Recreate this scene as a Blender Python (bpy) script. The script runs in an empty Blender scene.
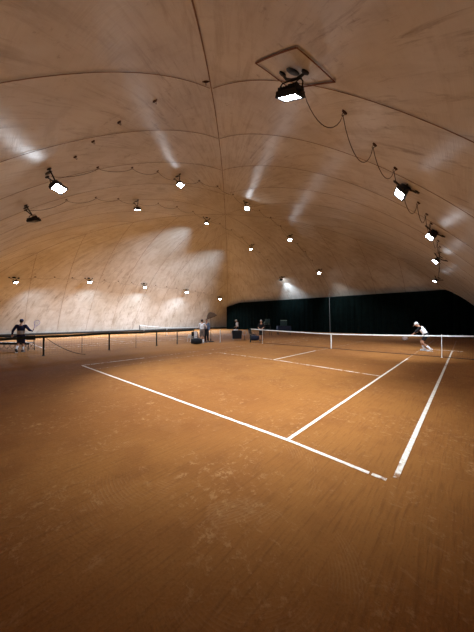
import bpy, bmesh, math, random
from mathutils import Vector, Matrix
random.seed(7)
S = bpy.context.scene
C = S.collection
V = Vector
PI = math.pi

# ------------------------------------------------------------------ materials
def mat(name, col=(.5, .5, .5), rough=.6, metal=0.0, spec=.3, noise=.12, scale=30):
    m = bpy.data.materials.new(name); m.use_nodes = True
    nt = m.node_tree; N = nt.nodes; b = N['Principled BSDF']
    tc = N.new('ShaderNodeTexCoord'); nz = N.new('ShaderNodeTexNoise'); nz.inputs['Scale'].default_value = scale
    nt.links.new(tc.outputs['Object'], nz.inputs['Vector'])
    r = N.new('ShaderNodeValToRGB')
    e = r.color_ramp.elements
    e[0].position = .3; e[1].position = .7
    e[0].color = tuple(c * (1 - noise) for c in col) + (1,)
    e[1].color = tuple(min(1, c * (1 + noise)) for c in col) + (1,)
    nt.links.new(nz.outputs['Fac'], r.inputs['Fac']); nt.links.new(r.outputs['Color'], b.inputs['Base Color'])
    b.inputs['Roughness'].default_value = rough; b.inputs['Metallic'].default_value = metal
    b.inputs['Specular IOR Level'].default_value = spec
    return m

def emis(name, col, k):
    m = bpy.data.materials.new(name); m.use_nodes = True
    b = m.node_tree.nodes['Principled BSDF']
    b.inputs['Base Color'].default_value = (.8, .8, .8, 1)
    b.inputs['Emission Color'].default_value = col + (1,); b.inputs['Emission Strength'].default_value = k
    return m

M = dict(
    black=mat('black_metal', (.018, .018, .02), .5), dark=mat('dark_cloth', (.015, .016, .02), .85),
    post=mat('dark_green_paint', (.02, .028, .024), .5), cord=mat('net_cord', (.02, .02, .022), .9),
    white=mat('white_tape', (.75, .74, .70), .7), cable=mat('cable_rubber', (.05, .028, .018), .6),
    curtain=mat('dark_green_curtain', (.0028, .0075, .0068), .9, spec=.05, noise=.25, scale=2),
    navy=mat('navy_cloth', (.015, .022, .085), .85), greyshirt=mat('pale_grey_cloth', (.55, .56, .6), .85),
    whitecloth=mat('white_cloth', (.84, .86, .90), .85), grey=mat('grey_cloth', (.2, .17, .16), .85),
    slate=mat('slate_cloth', (.12, .16, .24), .85), blackcloth=mat('black_cloth', (.012, .012, .014), .9),
    skin=mat('skin', (.50, .27, .17), .5), hair=mat('dark_hair', (.02, .015, .012), .6),
    greyhair=mat('grey_hair', (.35, .34, .33), .7), eye=mat('eye', (.03, .02, .015), .2),
    lip=mat('lips', (.40, .14, .11), .5), sole=mat('shoe_sole', (.6, .6, .6), .7),
    shoe=mat('white_shoe', (.65, .66, .7), .6), darkshoe=mat('dark_shoe', (.03, .03, .035), .6),
    brown=mat('brown_canvas', (.10, .055, .03), .85), wood=mat('weathered_wood', (.13, .085, .05), .7),
    rope=mat('dark_rope', (.04, .03, .025), .9), ring=mat('grey_plastic', (.28, .29, .30), .5),
    seam=mat('seam_tape', (.22, .12, .065), .8, noise=.45, scale=3), hook=mat('hook_patch', (.06, .022, .010), .8),
    patchline=mat('patch_edge', (.16, .055, .022), .8), racket=mat('racket_frame', (.30, .24, .5), .4),
    strings=mat('racket_strings', (.6, .6, .7), .5), teal=mat('dark_teal_plastic', (.012, .045, .05), .4),
    glint=mat('pale_green_glint', (.30, .50, .42), .3), bluetarp=mat('dark_blue_cloth', (.012, .018, .045), .7),  # glint: a greenish highlight put into the colour
    base=mat('base_skirt', (.045, .035, .028), .8), housing=mat('floodlight_casing', (.03, .032, .04), .45, metal=.3),
    offlens=mat('unlit_glass', (.10, .10, .11), .15), steel=mat('galvanised_steel', (.25, .25, .26), .4, metal=.8),
)
LENS = emis('lamp_glass', (.86, .93, 1.0), 1.0)
LAMP_STRENGTH = 60.0
LENS.node_tree.nodes['Principled BSDF'].inputs['Emission Strength'].default_value = LAMP_STRENGTH

def mix(nt, a, b, fac):
    n = nt.nodes.new('ShaderNodeMix'); n.data_type = 'RGBA'
    for sock, v in ((n.inputs[6], a), (n.inputs[7], b), (n.inputs[0], fac)):
        if isinstance(v, bpy.types.NodeSocket): nt.links.new(v, sock)
        elif isinstance(v, (int, float)): sock.default_value = v
        else: sock.default_value = tuple(v) + (1,)
    return n.outputs[2]

def noise(nt, vec, scale, detail=4, rough=.55, dist=0.0):
    n = nt.nodes.new('ShaderNodeTexNoise'); n.inputs['Scale'].default_value = scale
    n.inputs['Detail'].default_value = detail; n.inputs['Roughness'].default_value = rough
    n.inputs['Distortion'].default_value = dist
    nt.links.new(vec, n.inputs['Vector']); return n.outputs['Fac']

def ramp(nt, fac, lo, hi, a=0.0, b=1.0):
    n = nt.nodes.new('ShaderNodeMapRange'); n.interpolation_type = 'SMOOTHSTEP'
    n.inputs[1].default_value = lo; n.inputs[2].default_value = hi
    n.inputs[3].default_value = a; n.inputs[4].default_value = b
    nt.links.new(fac, n.inputs[0]); return n.outputs[0]

def mapping(nt, vec, scale=(1, 1, 1), rot=(0, 0, 0), loc=(0, 0, 0)):
    n = nt.nodes.new('ShaderNodeMapping'); n.inputs['Scale'].default_value = scale
    n.inputs['Rotation'].default_value = rot; n.inputs['Location'].default_value = loc
    nt.links.new(vec, n.inputs['Vector']); return n.outputs[0]

def math_(nt, op, a, b=0.0):
    n = nt.nodes.new('ShaderNodeMath'); n.operation = op
    for i, v in enumerate((a, b)):
        if isinstance(v, bpy.types.NodeSocket): nt.links.new(v, n.inputs[i])
        else: n.inputs[i].default_value = v
    return n.outputs[0]

def bump(nt, h, strength, dist):
    n = nt.nodes.new('ShaderNodeBump'); n.inputs['Strength'].default_value = strength
    n.inputs['Distance'].default_value = dist; nt.links.new(h, n.inputs['Height']); return n

def clay_colour(nt, pos):
    """dry and damp patches, drag-mat streaks and arcs, scuffs and shoe prints: colour socket and height socket"""
    big = noise(nt, pos, .22, 3); mid = noise(nt, pos, 1.3, 5, .6); fine = noise(nt, pos, 34, 3, .7)
    streak = noise(nt, mapping(nt, pos, (34, 2.2, 1), (0, 0, .12)), 1.0, 4, .6, .3)
    scuff = noise(nt, mapping(nt, pos, (3.0, 4.4, 1), (0, 0, .6)), 1.9, 7, .8, .5)
    blot = noise(nt, pos, 9.5, 6, .8, .3)
    c = mix(nt, CLAY[0], CLAY[1], ramp(nt, big, .35, .65))
    c = mix(nt, c, CLAY[2], ramp(nt, mid, .45, .75, 0, .6))
    c = mix(nt, c, CLAY[4], ramp(nt, streak, .46, .74, 0, .42))
    c = mix(nt, c, CLAY[3], ramp(nt, scuff, .57, .68, 0, .42))
    c = mix(nt, c, CLAY[3], math_(nt, 'MULTIPLY', ramp(nt, blot, .53, .64, 0, .6), ramp(nt, noise(nt, pos, .9, 3), .46, .58)))
    foot = nt.nodes.new('ShaderNodeTexVoronoi'); foot.inputs['Scale'].default_value = 2.6
    nt.links.new(mapping(nt, pos, (1, .5, 1), (0, 0, .9)), foot.inputs['Vector'])
    fm = math_(nt, 'MULTIPLY', ramp(nt, foot.outputs['Distance'], .07, .20, 1, 0), ramp(nt, noise(nt, pos, 16, 3, .7), .46, .58))
    fm = math_(nt, 'MULTIPLY', fm, ramp(nt, noise(nt, pos, .45, 2), .42, .56))
    c = mix(nt, c, CLAY[3], math_(nt, 'MULTIPLY', fm, .75))
    c = mix(nt, c, CLAY[4], ramp(nt, fine, .52, .8, 0, .45))
    h = None                                                   # turning arcs left by the drag mat
    for (ax_, ay_, r0_, r1_, sc) in ((10.3, -1.75, .30, .95, 12.0), (8.9, -1.1, .5, 1.8, 9.0), (3.0, 4.5, 1.0, 5.0, 3.2)):
        pv = mapping(nt, pos, (1, 1, 1), (0, 0, 0), (-ax_, -ay_, 0))
        w = nt.nodes.new('ShaderNodeTexWave'); w.wave_type = 'RINGS'; w.rings_direction = 'Z'; w.wave_profile = 'SAW'
        w.inputs['Scale'].default_value = sc; w.inputs['Distortion'].default_value = 2.0
        w.inputs['Detail'].default_value = 3; w.inputs['Detail Scale'].default_value = 1.1
        nt.links.new(pv, w.inputs['Vector'])
        ln = nt.nodes.new('ShaderNodeVectorMath'); ln.operation = 'LENGTH'; nt.links.new(pv, ln.inputs[0])
        band = math_(nt, 'MULTIPLY', ramp(nt, ln.outputs['Value'], r0_, r0_ * 1.4), ramp(nt, ln.outputs['Value'], r1_ * .8, r1_, 1, 0))
        e = math_(nt, 'MULTIPLY', math_(nt, 'MULTIPLY', w.outputs['Fac'], band), ramp(nt, noise(nt, pos, 1.6, 4), .46, .62))
        h = e if h is None else math_(nt, 'ADD', h, e)
    c = mix(nt, c, CLAY[3], ramp(nt, h, .35, 1.0, 0, .24))
    c = mix(nt, c, CLAY[4], ramp(nt, h, .15, .5, 0, .0))
    hh = math_(nt, 'ADD', math_(nt, 'MULTIPLY', h, .5), math_(nt, 'ADD', math_(nt, 'MULTIPLY', fine, .5), math_(nt, 'ADD', math_(nt, 'MULTIPLY', streak, .8), math_(nt, 'MULTIPLY', blot, 1.0))))
    return c, hh

CLAY = [(.275, .112, .026), (.232, .088, .020), (.19, .066, .015), (.39, .20, .080), (.135, .045, .011)]

def clay_mat():
    m = bpy.data.materials.new('orange_clay'); m.use_nodes = True
    nt = m.node_tree; b = nt.nodes['Principled BSDF']
    g = nt.nodes.new('ShaderNodeTexCoord')
    c, h = clay_colour(nt, g.outputs['Object'])
    nt.links.new(c, b.inputs['Base Color'])
    bp = bump(nt, h, .85, .014); nt.links.new(bp.outputs[0], b.inputs['Normal'])
    b.inputs['Roughness'].default_value = .9; b.inputs['Specular IOR Level'].default_value = .15
    return m

def line_mat(name, wear):
    """white line tape with loose clay lying over it"""
    m = bpy.data.materials.new(name); m.use_nodes = True
    nt = m.node_tree; b = nt.nodes['Principled BSDF']
    g = nt.nodes.new('ShaderNodeTexCoord'); pos = g.outputs['Object']
    c, h = clay_colour(nt, pos)
    d = noise(nt, pos, 5.0, 6, .75)
    f = ramp(nt, d, wear - .06, wear + .10)
    wv = mix(nt, (.80, .76, .68), (.62, .50, .36), ramp(nt, noise(nt, pos, 18, 3), .4, .75))
    nt.links.new(mix(nt, c, wv, f), b.inputs['Base Color'])
    b.inputs['Roughness'].default_value = .75; b.inputs['Specular IOR Level'].default_value = .2
    return m

def membrane_mat():
    m = bpy.data.materials.new('dome_membrane'); m.use_nodes = True
    nt = m.node_tree; b = nt.nodes['Principled BSDF']
    u = nt.nodes.new('ShaderNodeUVMap'); u.uv_map = 'uv'
    uv = u.outputs[0]
    g = nt.nodes.new('ShaderNodeTexCoord'); pos = g.outputs['Object']
    blot = noise(nt, pos, .30, 6, .65)
    streak = noise(nt, mapping(nt, uv, (1.7, .5, 1), (0, 0, .15)), 1.0, 7, .7, .5)
    drip = noise(nt, mapping(nt, uv, (.35, 1.3, 1), (0, 0, .1)), 1.0, 6, .72, .6)
    c = mix(nt, MEM[0], MEM[1], ramp(nt, blot, .38, .62))
    c = mix(nt, c, MEM[2], ramp(nt, streak, .46, .68, 0, .55))
    c = mix(nt, c, MEM[2], ramp(nt, drip, .52, .74, 0, .50))
    smear = noise(nt, mapping(nt, uv, (3.0, .55, 1), (0, 0, .12)), 1.0, 6, .75, .8)
    sm = math_(nt, 'MULTIPLY', ramp(nt, smear, .52, .70, 0, .70), ramp(nt, noise(nt, pos, .16, 2), .42, .58, .25, 1))
    c = mix(nt, c, MEM[3], sm)
    spots = noise(nt, pos, 2.4, 5, .8)
    c = mix(nt, c, MEM[3], ramp(nt, spots, .60, .72, 0, .55))
    nt.links.new(c, b.inputs['Base Color'])
    weave = noise(nt, mapping(nt, uv, (1.2, 14, 1)), 1.0, 3, .6)
    bp = bump(nt, weave, .35, .02); nt.links.new(bp.outputs[0], b.inputs['Normal'])
    b.inputs['Roughness'].default_value = .40; b.inputs['Specular IOR Level'].default_value = .33
    b.inputs['Anisotropic'].default_value = .75
    b.inputs['Anisotropic Rotation'].default_value = .25
    t = nt.nodes.new('ShaderNodeTangent'); t.direction_type = 'UV_MAP'; t.uv_map = 'uv'
    nt.links.new(t.outputs[0], b.inputs['Tangent'])
    return m
MEM = [(.68, .65, .585), (.58, .535, .455), (.41, .345, .26), (.20, .13, .07)]

# ------------------------------------------------------------------ mesh helpers
def obj(name, bm, m, parent=None, smooth=True, loc=None, rz=0.0):
    me = bpy.data.meshes.new(name)
    bmesh.ops.recalc_face_normals(bm, faces=bm.faces[:])
    bm.to_mesh(me); bm.free()
    if m is not None: me.materials.append(m)
    if smooth:
        for p in me.polygons: p.use_smooth = True
        try: me.set_sharp_from_angle(angle=math.radians(40))
        except Exception: pass
    o = bpy.data.objects.new(name, me); C.objects.link(o)
    if parent is not None: o.parent = parent
    if loc is not None: o.location = loc
    o.rotation_euler.z = rz
    return o

def tag(o, label=None, cat=None, group=None, kind=None):
    if label: o['label'] = label
    if cat: o['category'] = cat
    if group: o['group'] = group
    if kind: o['kind'] = kind
    return o

def empty(name, loc=(0, 0, 0), rz=0.0, label=None, cat=None, group=None):
    o = bpy.data.objects.new(name, None); o.empty_display_size = .1
    C.objects.link(o); o.location = loc; o.rotation_euler.z = rz
    return tag(o, label, cat, group)

def structure(name, bm, m, smooth=True):
    o = obj(name, bm, m, None, smooth); o['kind'] = 'structure'; return o

def box(bm, lo, hi, bev=0.0, mtx=None):
    lo, hi = V(lo), V(hi)
    r = bmesh.ops.create_cube(bm, size=1.0, matrix=Matrix.Translation((lo + hi) / 2) @ Matrix.Diagonal((*(hi - lo), 1)))
    vs = r['verts']
    if bev > 0:
        es = list({e for v in vs for e in v.link_edges})
        q = bmesh.ops.bevel(bm, geom=es, offset=bev, segments=2, affect='EDGES', profile=.6)
        vs = list({v for f in q['faces'] for v in f.verts} | {v for v in vs if v.is_valid})
    if mtx is not None: bmesh.ops.transform(bm, matrix=mtx, verts=vs)
    return vs

def frame(d, ref=V((0, 0, 1))):
    d = V(d).normalized()
    if abs(d.dot(ref)) > .97: ref = V((1, 0, 0))
    a = ref.cross(d).normalized(); return a, d.cross(a).normalized(), d

def rings(bm, rs, closed=False):
    """rs: list of vertex rings (lists of Vectors); skins and caps them"""
    vr = [[bm.verts.new(p) for p in r] for r in rs]
    n = len(vr[0])
    seq = list(zip(vr, vr[1:])) + ([(vr[-1], vr[0])] if closed else [])
    for a, b in seq:
        for i in range(n): bm.faces.new((a[i], a[(i + 1) % n], b[(i + 1) % n], b[i]))
    if not closed:
        bm.faces.new(vr[0][::-1]); bm.faces.new(vr[-1])
    return vr

def tube(bm, pts, r, n=8, closed=False):
    pts = [V(p) for p in pts]; rs = r if isinstance(r, (list, tuple)) else [r] * len(pts)
    out = []; k = len(pts); ref = None
    for i, p in enumerate(pts):
        if closed: d = pts[(i + 1) % k] - pts[i - 1]
        else: d = pts[min(i + 1, k - 1)] - pts[max(i - 1, 0)]
        if ref is None: a, b, d = frame(d)
        else:
            d = d.normalized(); a = (ref - d * ref.dot(d)).normalized(); b = d.cross(a)
        ref = a
        out.append([p + (a * math.cos(2 * PI * j / n) + b * math.sin(2 * PI * j / n)) * rs[i] for j in range(n)])
    rings(bm, out, closed)

def capsule(bm, p0, p1, r0, r1, n=12):
    p0, p1 = V(p0), V(p1); a, b, d = frame(p1 - p0)
    prof = [(p0 - d * r0 * math.cos(t), r0 * math.sin(t)) for t in (.15, .6, 1.1)]
    for s in (0, .33, .66, 1): prof.append((p0.lerp(p1, s), r0 + (r1 - r0) * s))
    prof += [(p1 + d * r1 * math.cos(t), r1 * math.sin(t)) for t in (1.1, .6, .15)]
    rings(bm, [[c + (a * math.cos(2 * PI * j / n) + b * math.sin(2 * PI * j / n)) * r for j in range(n)] for c, r in prof])

def ell(bm, c, R, rx, ry, rz, n=14):
    """ellipsoid; R = 3x3 matrix with columns right, forward, up"""
    m = Matrix.Translation(c) @ R.to_4x4() @ Matrix.Diagonal((rx, ry, rz, 1))
    bmesh.ops.create_uvsphere(bm, u_segments=n + 4, v_segments=n, radius=1.0, matrix=m)

def lathe(bm, prof, n=24, c=(0, 0, 0)):
    c = V(c)
    rings(bm, [[c + V((r * math.cos(2 * PI * j / n), r * math.sin(2 * PI * j / n), z)) for j in range(n)] for r, z in prof])

# ------------------------------------------------------------------ the dome
X0, Y0, AX, BY, HH, PW = -5.5, 13.64, 20.0, 20.7, 12.0, 12.0
RAD = (20.0 ** 2 + HH * HH) / (2 * HH)
def gz(m): return math.sqrt(max(RAD * RAD - (20.0 * m) ** 2, 0)) - (RAD - HH)
PANEL, BULGE = 3.02, .03
def mm(x, y): return (abs((x - X0) / AX) ** PW + abs((y - Y0) / BY) ** PW) ** (1 / PW)
def pillow(x, y):
    u, v = (x - X0), (y - Y0) * AX / BY          # panels run up the nearest side, so only the smaller offset counts
    a = min(abs(u), abs(v)) / PANEL
    return BULGE * (abs(math.sin(PI * a)) ** .8 - .5) * min(1, max(abs(u), abs(v)) / 4)
def dome_z(x, y):
    m = mm(x, y); return gz(m) + pillow(x, y) * min(1, (1 - m) * 12 + .0)
def dome_n(x, y):
    e = .01
    return V((-(dome_z(x + e, y) - dome_z(x - e, y)) / (2 * e), -(dome_z(x, y + e) - dome_z(x, y - e)) / (2 * e), 1)).normalized()

def build_dome():
    bm = bmesh.new(); uvl = bm.loops.layers.uv.new('uv')
    NP, NR = 640, 84
    per = []
    for i in range(NP):
        s = (i / NP) * 4; k = int(s); t = (s - k) * 2 - 1
        t = math.sin(t * PI / 2) * .35 + t * .65
        x, y = [(1, t), (-t, 1), (-1, -t), (t, -1)][k]
        q = (abs(x) ** PW + abs(y) ** PW) ** (1 / PW); per.append((x / q, y / q))
    ms = [math.sin((j / NR) * PI / 2) for j in range(1, NR + 1)]
    arc = [RAD * math.asin(min(1, 20 * m / RAD)) for m in ms]
    top = bm.verts.new((X0, Y0, HH))
    grid = [[bm.verts.new((X0 + AX * m * x, Y0 + BY * m * y, dome_z(X0 + AX * m * x, Y0 + BY * m * y) if m < .9999 else 0)) for x, y in per] for m in ms]
    # u along the perimeter in metres, per side
    for j in range(NR):
        for i in range(NP):
            i2 = (i + 1) % NP
            if j == 0: f = bm.faces.new((top, grid[0][i], grid[0][i2])); co = [(i / 2 + .25, 0.0), (i / 2, arc[0]), (i / 2 + .5, arc[0])]
            else:
                f = bm.faces.new((grid[j - 1][i], grid[j][i], grid[j][i2], grid[j - 1][i2]))
                co = [(i / 2, arc[j - 1]), (i / 2, arc[j]), (i / 2 + .5, arc[j]), (i / 2 + .5, arc[j - 1])]
            for l, (a, v) in zip(f.loops, co): l[uvl].uv = (a * .5, v)
    return bm
dome = structure('ceiling', build_dome(), membrane_mat())
dome.data.flip_normals()

def on_dome(pts, off):
    return [V((x, y, dome_z(x, y))) - dome_n(x, y) * off for x, y in pts]

def strip(bm, pts, w, off=.012, th=.006):
    P = on_dome(pts, off); k = len(P); rs = []
    for i, p in enumerate(P):
        d = (P[min(i + 1, k - 1)] - P[max(i - 1, 0)]).normalized()
        n = dome_n(*pts[i]); s = n.cross(d).normalized() * w / 2
        rs.append([p + s, p - s, p - s - n * th, p + s - n * th])
    rings(bm, rs)

def lerp_pts(a, b, n): return [(a[0] + (b[0] - a[0]) * i / n, a[1] + (b[1] - a[1]) * i / n) for i in range(n + 1)]
# four diagonal hip seams and the panel seams that meet on them
for sx in (-1, 1):
    for sy in (-1, 1):
        bm = bmesh.new()
        strip(bm, [(X0 + sx * AX * t, Y0 + sy * BY * t) for t in [.002 + .925 * i / 60 for i in range(61)]], .026, .016)
        obj('hip_seam', bm, M['seam'], dome, False)
for k in range(-5, 6):
    for s in (-1, 1):
        t = abs(k) * 3.02 / AX
        bm = bmesh.new(); x = X0 + k * 3.02
        lim = .985 if abs(k) < 5 else .95
        strip(bm, [(x, Y0 + s * BY * (t + .003 + (lim - t) * i / 40)) for i in range(41)], .018)
        obj('panel_seam', bm, M['seam'], dome, False)
        bm = bmesh.new(); y = Y0 + k * 3.02 * BY / AX
        strip(bm, [(X0 + s * AX * (t + .003 + (lim - t) * i / 40), y) for i in range(41)], .018)
        obj('panel_seam', bm, M['seam'], dome, False)
# square reinforcement patches round the lamp nearest the court corner
bm = bmesh.new()
corn = [(8.57, .54), (9.71, .10), (10.0, .86), (8.85, 1.42)]
for a, b in zip(corn, corn[1:] + corn[:1]): strip(bm, lerp_pts(a, b, 8), .035, .02)
obj('reinforcement_patch', bm, M['patchline'], dome, False)
# hooks that carry the cables along every lamp row
MOUNT = [[(-20.74, -.16), (-2.11, -1.6), (1.42, -1.47), (9.23, .81)],
         [(-20.25, 6.21), (-6.01, 5.01), (-1.33, 5.38), (10.38, 4.98)],
         [(-20.18, 12.83), (-7.28, 12.82), (-2.02, 12.73), (10.75, 8.70)],
         [(-20.31, 19.76), (-7.81, 20.51), (-2.5, 20.58), (10.59, 14.76)],
         [(-20.79, 27.31), (-7.65, 27.15), (-1.99, 26.8), (9.72, 27.9)]]
HOOKS = {}
for j in range(4):
    for i in range(4):
        a, b = MOUNT[i][j], MOUNT[i + 1][j]
        HOOKS[i, j] = [(a[0] + (b[0] - a[0]) * t, a[1] + (b[1] - a[1]) * t) for t in (.25, .5, .75)]
HOOKS[0, 3] = [(9.78, 1.93), (10.07, 3.03), (10.32, 3.92)]
HOOKS[1, 3] = [(10.55, 6.01), (10.68, 6.80), (10.72, 7.72)]
HOOKS[2, 3] = [(10.76, 10.2), (10.74, 11.5), (10.68, 13.0)]
ROW = [(6.78, .77), (5.31, .19), (4.22, -.33), (3.21, -.7), (2.23, -.92)]
def hook_bm(x, y):
    bm = bmesh.new(); n = dome_n(x, y); p = V((x, y, dome_z(x, y)))
    a, b, _ = frame(n)
    d = [(-1, 0), (-.3, .55), (.3, .55), (1, 0), (.3, -.55), (-.3, -.55)]
    rings(bm, [[p - n * h + (a * u + b * v) * s for u, v in d] for h, s in ((.004, .10), (.02, .085))])
    tube(bm, [p - n * .02 + (b * math.cos(t) * .03 - n * (.03 + .03 * math.sin(t))) for t in [2 * PI * q / 10 for q in range(10)]], .006, 6, True)
    return bm
for pts in list(HOOKS.values()) + [ROW]:
    for x, y in pts: obj('hook_patch', hook_bm(x, y), M['hook'], dome, False)
# dark skirt at the foot of the membrane
bm = bmesh.new()
rs = []
for i in range(240):
    a = 2 * PI * i / 240; x, y = math.cos(a), math.sin(a); q = (abs(x) ** PW + abs(y) ** PW) ** (1 / PW)
    x, y = x / q, y / q
    rs.append([V((X0 + AX * x * s, Y0 + BY * y * s, z)) for s, z in ((.997, 0.0), (.985, 0.0), (.981, .20), (.990, .24))])
rings(bm, rs, True)
structure('baseboard_perimeter', bm, M['base'])

# ------------------------------------------------------------------ ground and lines
bm = bmesh.new()
ed = []
for i in range(160):
    a = 2 * PI * i / 160; x, y = math.cos(a), math.sin(a); q = (abs(x) ** PW + abs(y) ** PW) ** (1 / PW)
    ed.append(V((X0 + 20.3 * x / q, Y0 + 21.0 * y / q, 0)))
rings(bm, [[p + V((0, 0, -.2)) for p in ed], ed])
floor = structure('floor', bm, clay_mat(), False)
LM = {w: line_mat('line_tape_wear_%d' % int(w * 100), w) for w in (.30, .44, .50, .56)}
def line(name, a, b, w, wear, parent=floor, h=.004):
    a, b = V((*a, 0)), V((*b, 0)); d = (b - a).normalized(); s = V((-d.y, d.x, 0)) * w / 2
    bm = bmesh.new(); k = max(2, int((b - a).length / .35)); rs = []
    for i in range(k + 1):
        p = a.lerp(b, i / k); j = random.uniform(-.003, .003)
        rs.append([p + s * (1 + j * 10), p + s + V((0, 0, h)), p - s + V((0, 0, h)), p - s])
    rings(bm, rs)
    return obj(name, bm, LM[wear], parent, False)
# court beside the camera
line('baseline', (.42, -.17), (9.57, -.005), .06, .30); line('baseline', (9.57, -.005), (10.70, -.06), .055, .30); line('baseline', (10.73, -.06), (10.88, -.065), .055, .44)
line('doubles_sideline', (10.95, .035), (10.95, .42), .055, .44); line('doubles_sideline', (10.95, .42), (10.98, 9.2), .06, .30)
line('doubles_sideline', (10.98, 9.2), (11.0, 15.4), .06, .44); line('doubles_sideline', (11.0, 15.4), (11.0, 23.77), .05, .56)
line('singles_sideline', (9.57, .03), (9.59, 10.45), .055, .30); line('singles_sideline', (9.59, 10.45), (9.59, 23.77), .05, .56)
line('doubles_sideline', (.42, -.14), (.42, 2.4), .055, .44); line('doubles_sideline', (.42, 2.4), (.30, 23.77), .05, .56)
line('singles_sideline', (1.60, -.1), (1.50, 23.77), .05, .56)
line('service_line', (5.2, 6.05), (9.54, 5.62), .05, .44); line('service_line', (1.58, 6.05), (5.2, 6.05), .05, .50)
line('centre_line', (5.22, 6.08), (5.2, 10.3), .05, .30); line('centre_line', (5.2, 10.3), (5.485, 18.285), .05, .56)
line('service_line', (1.43, 18.285), (9.54, 18.285), .05, .56); line('baseline', (0, 23.77), (10.97, 23.77), .06, .56)
line('cross_line', (9.95, 15.42), (11.45, 15.42), .07, .30)
# neighbouring court
NX = -18.47
line('baseline', (NX, .03), (NX + 9.2, .03), .06, .50); line('baseline', (NX + 9.2, .03), (NX + 10.97, .03), .06, .30)
for x in (.03, 1.40, 9.57, 10.94): line('sideline', (NX + x, .06), (NX + x, 23.7), .05, .50)
for y in (5.46, 18.285): line('service_line', (NX + 1.4, y), (NX + 9.57, y), .05, .50)
line('centre_line', (NX + 5.485, 5.46), (NX + 5.485, 18.285), .05, .50); line('baseline', (NX, 23.74), (NX + 10.97, 23.74), .06, .50)

# ------------------------------------------------------------------ curtain on the far side
CY = 29.75
def curtain():
    bm = bmesh.new(); x0, x1 = -21.4, 13.3; n = 420; cols = []
    for i in range(n + 1):
        x = x0 + (x1 - x0) * i / n
        fold = .05 * math.sin(x * 9.0 + .6 * math.sin(x * 1.7)) + .03 * math.sin(x * 23 + 1.3)
        top = min(dome_z(x, CY) - .06, 4.80, 4.15 + (x - x0) * .20)
        cols.append([V((x, CY + fold * (1.0 - .5 * z / 5), z)) for z in [.02 + (top - .02) * k / 10 for k in range(11)]])
    va = [[bm.verts.new(p) for p in c] for c in cols]
    for a, b in zip(va, va[1:]):
        for k in range(10): bm.faces.new((a[k], b[k], b[k + 1], a[k + 1]))
    bmesh.ops.solidify(bm, geom=bm.faces[:], thickness=.012)
    return bm, [c[-1] for c in cols]
cr = empty('backdrop_curtain', ((-21.4 + 13.3) / 2, CY, 0), 0, 'long dark green curtain hung across the far end of the dome', 'curtain')
cbm, ctop = curtain()
bmesh.ops.translate(cbm, vec=-cr.location, verts=cbm.verts)
obj('curtain_fabric', cbm, M['curtain'], cr)
bm = bmesh.new(); tube(bm, [p - cr.location for p in ctop[::3]], .028, 6); obj('top_hem', bm, M['post'], cr)

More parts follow.
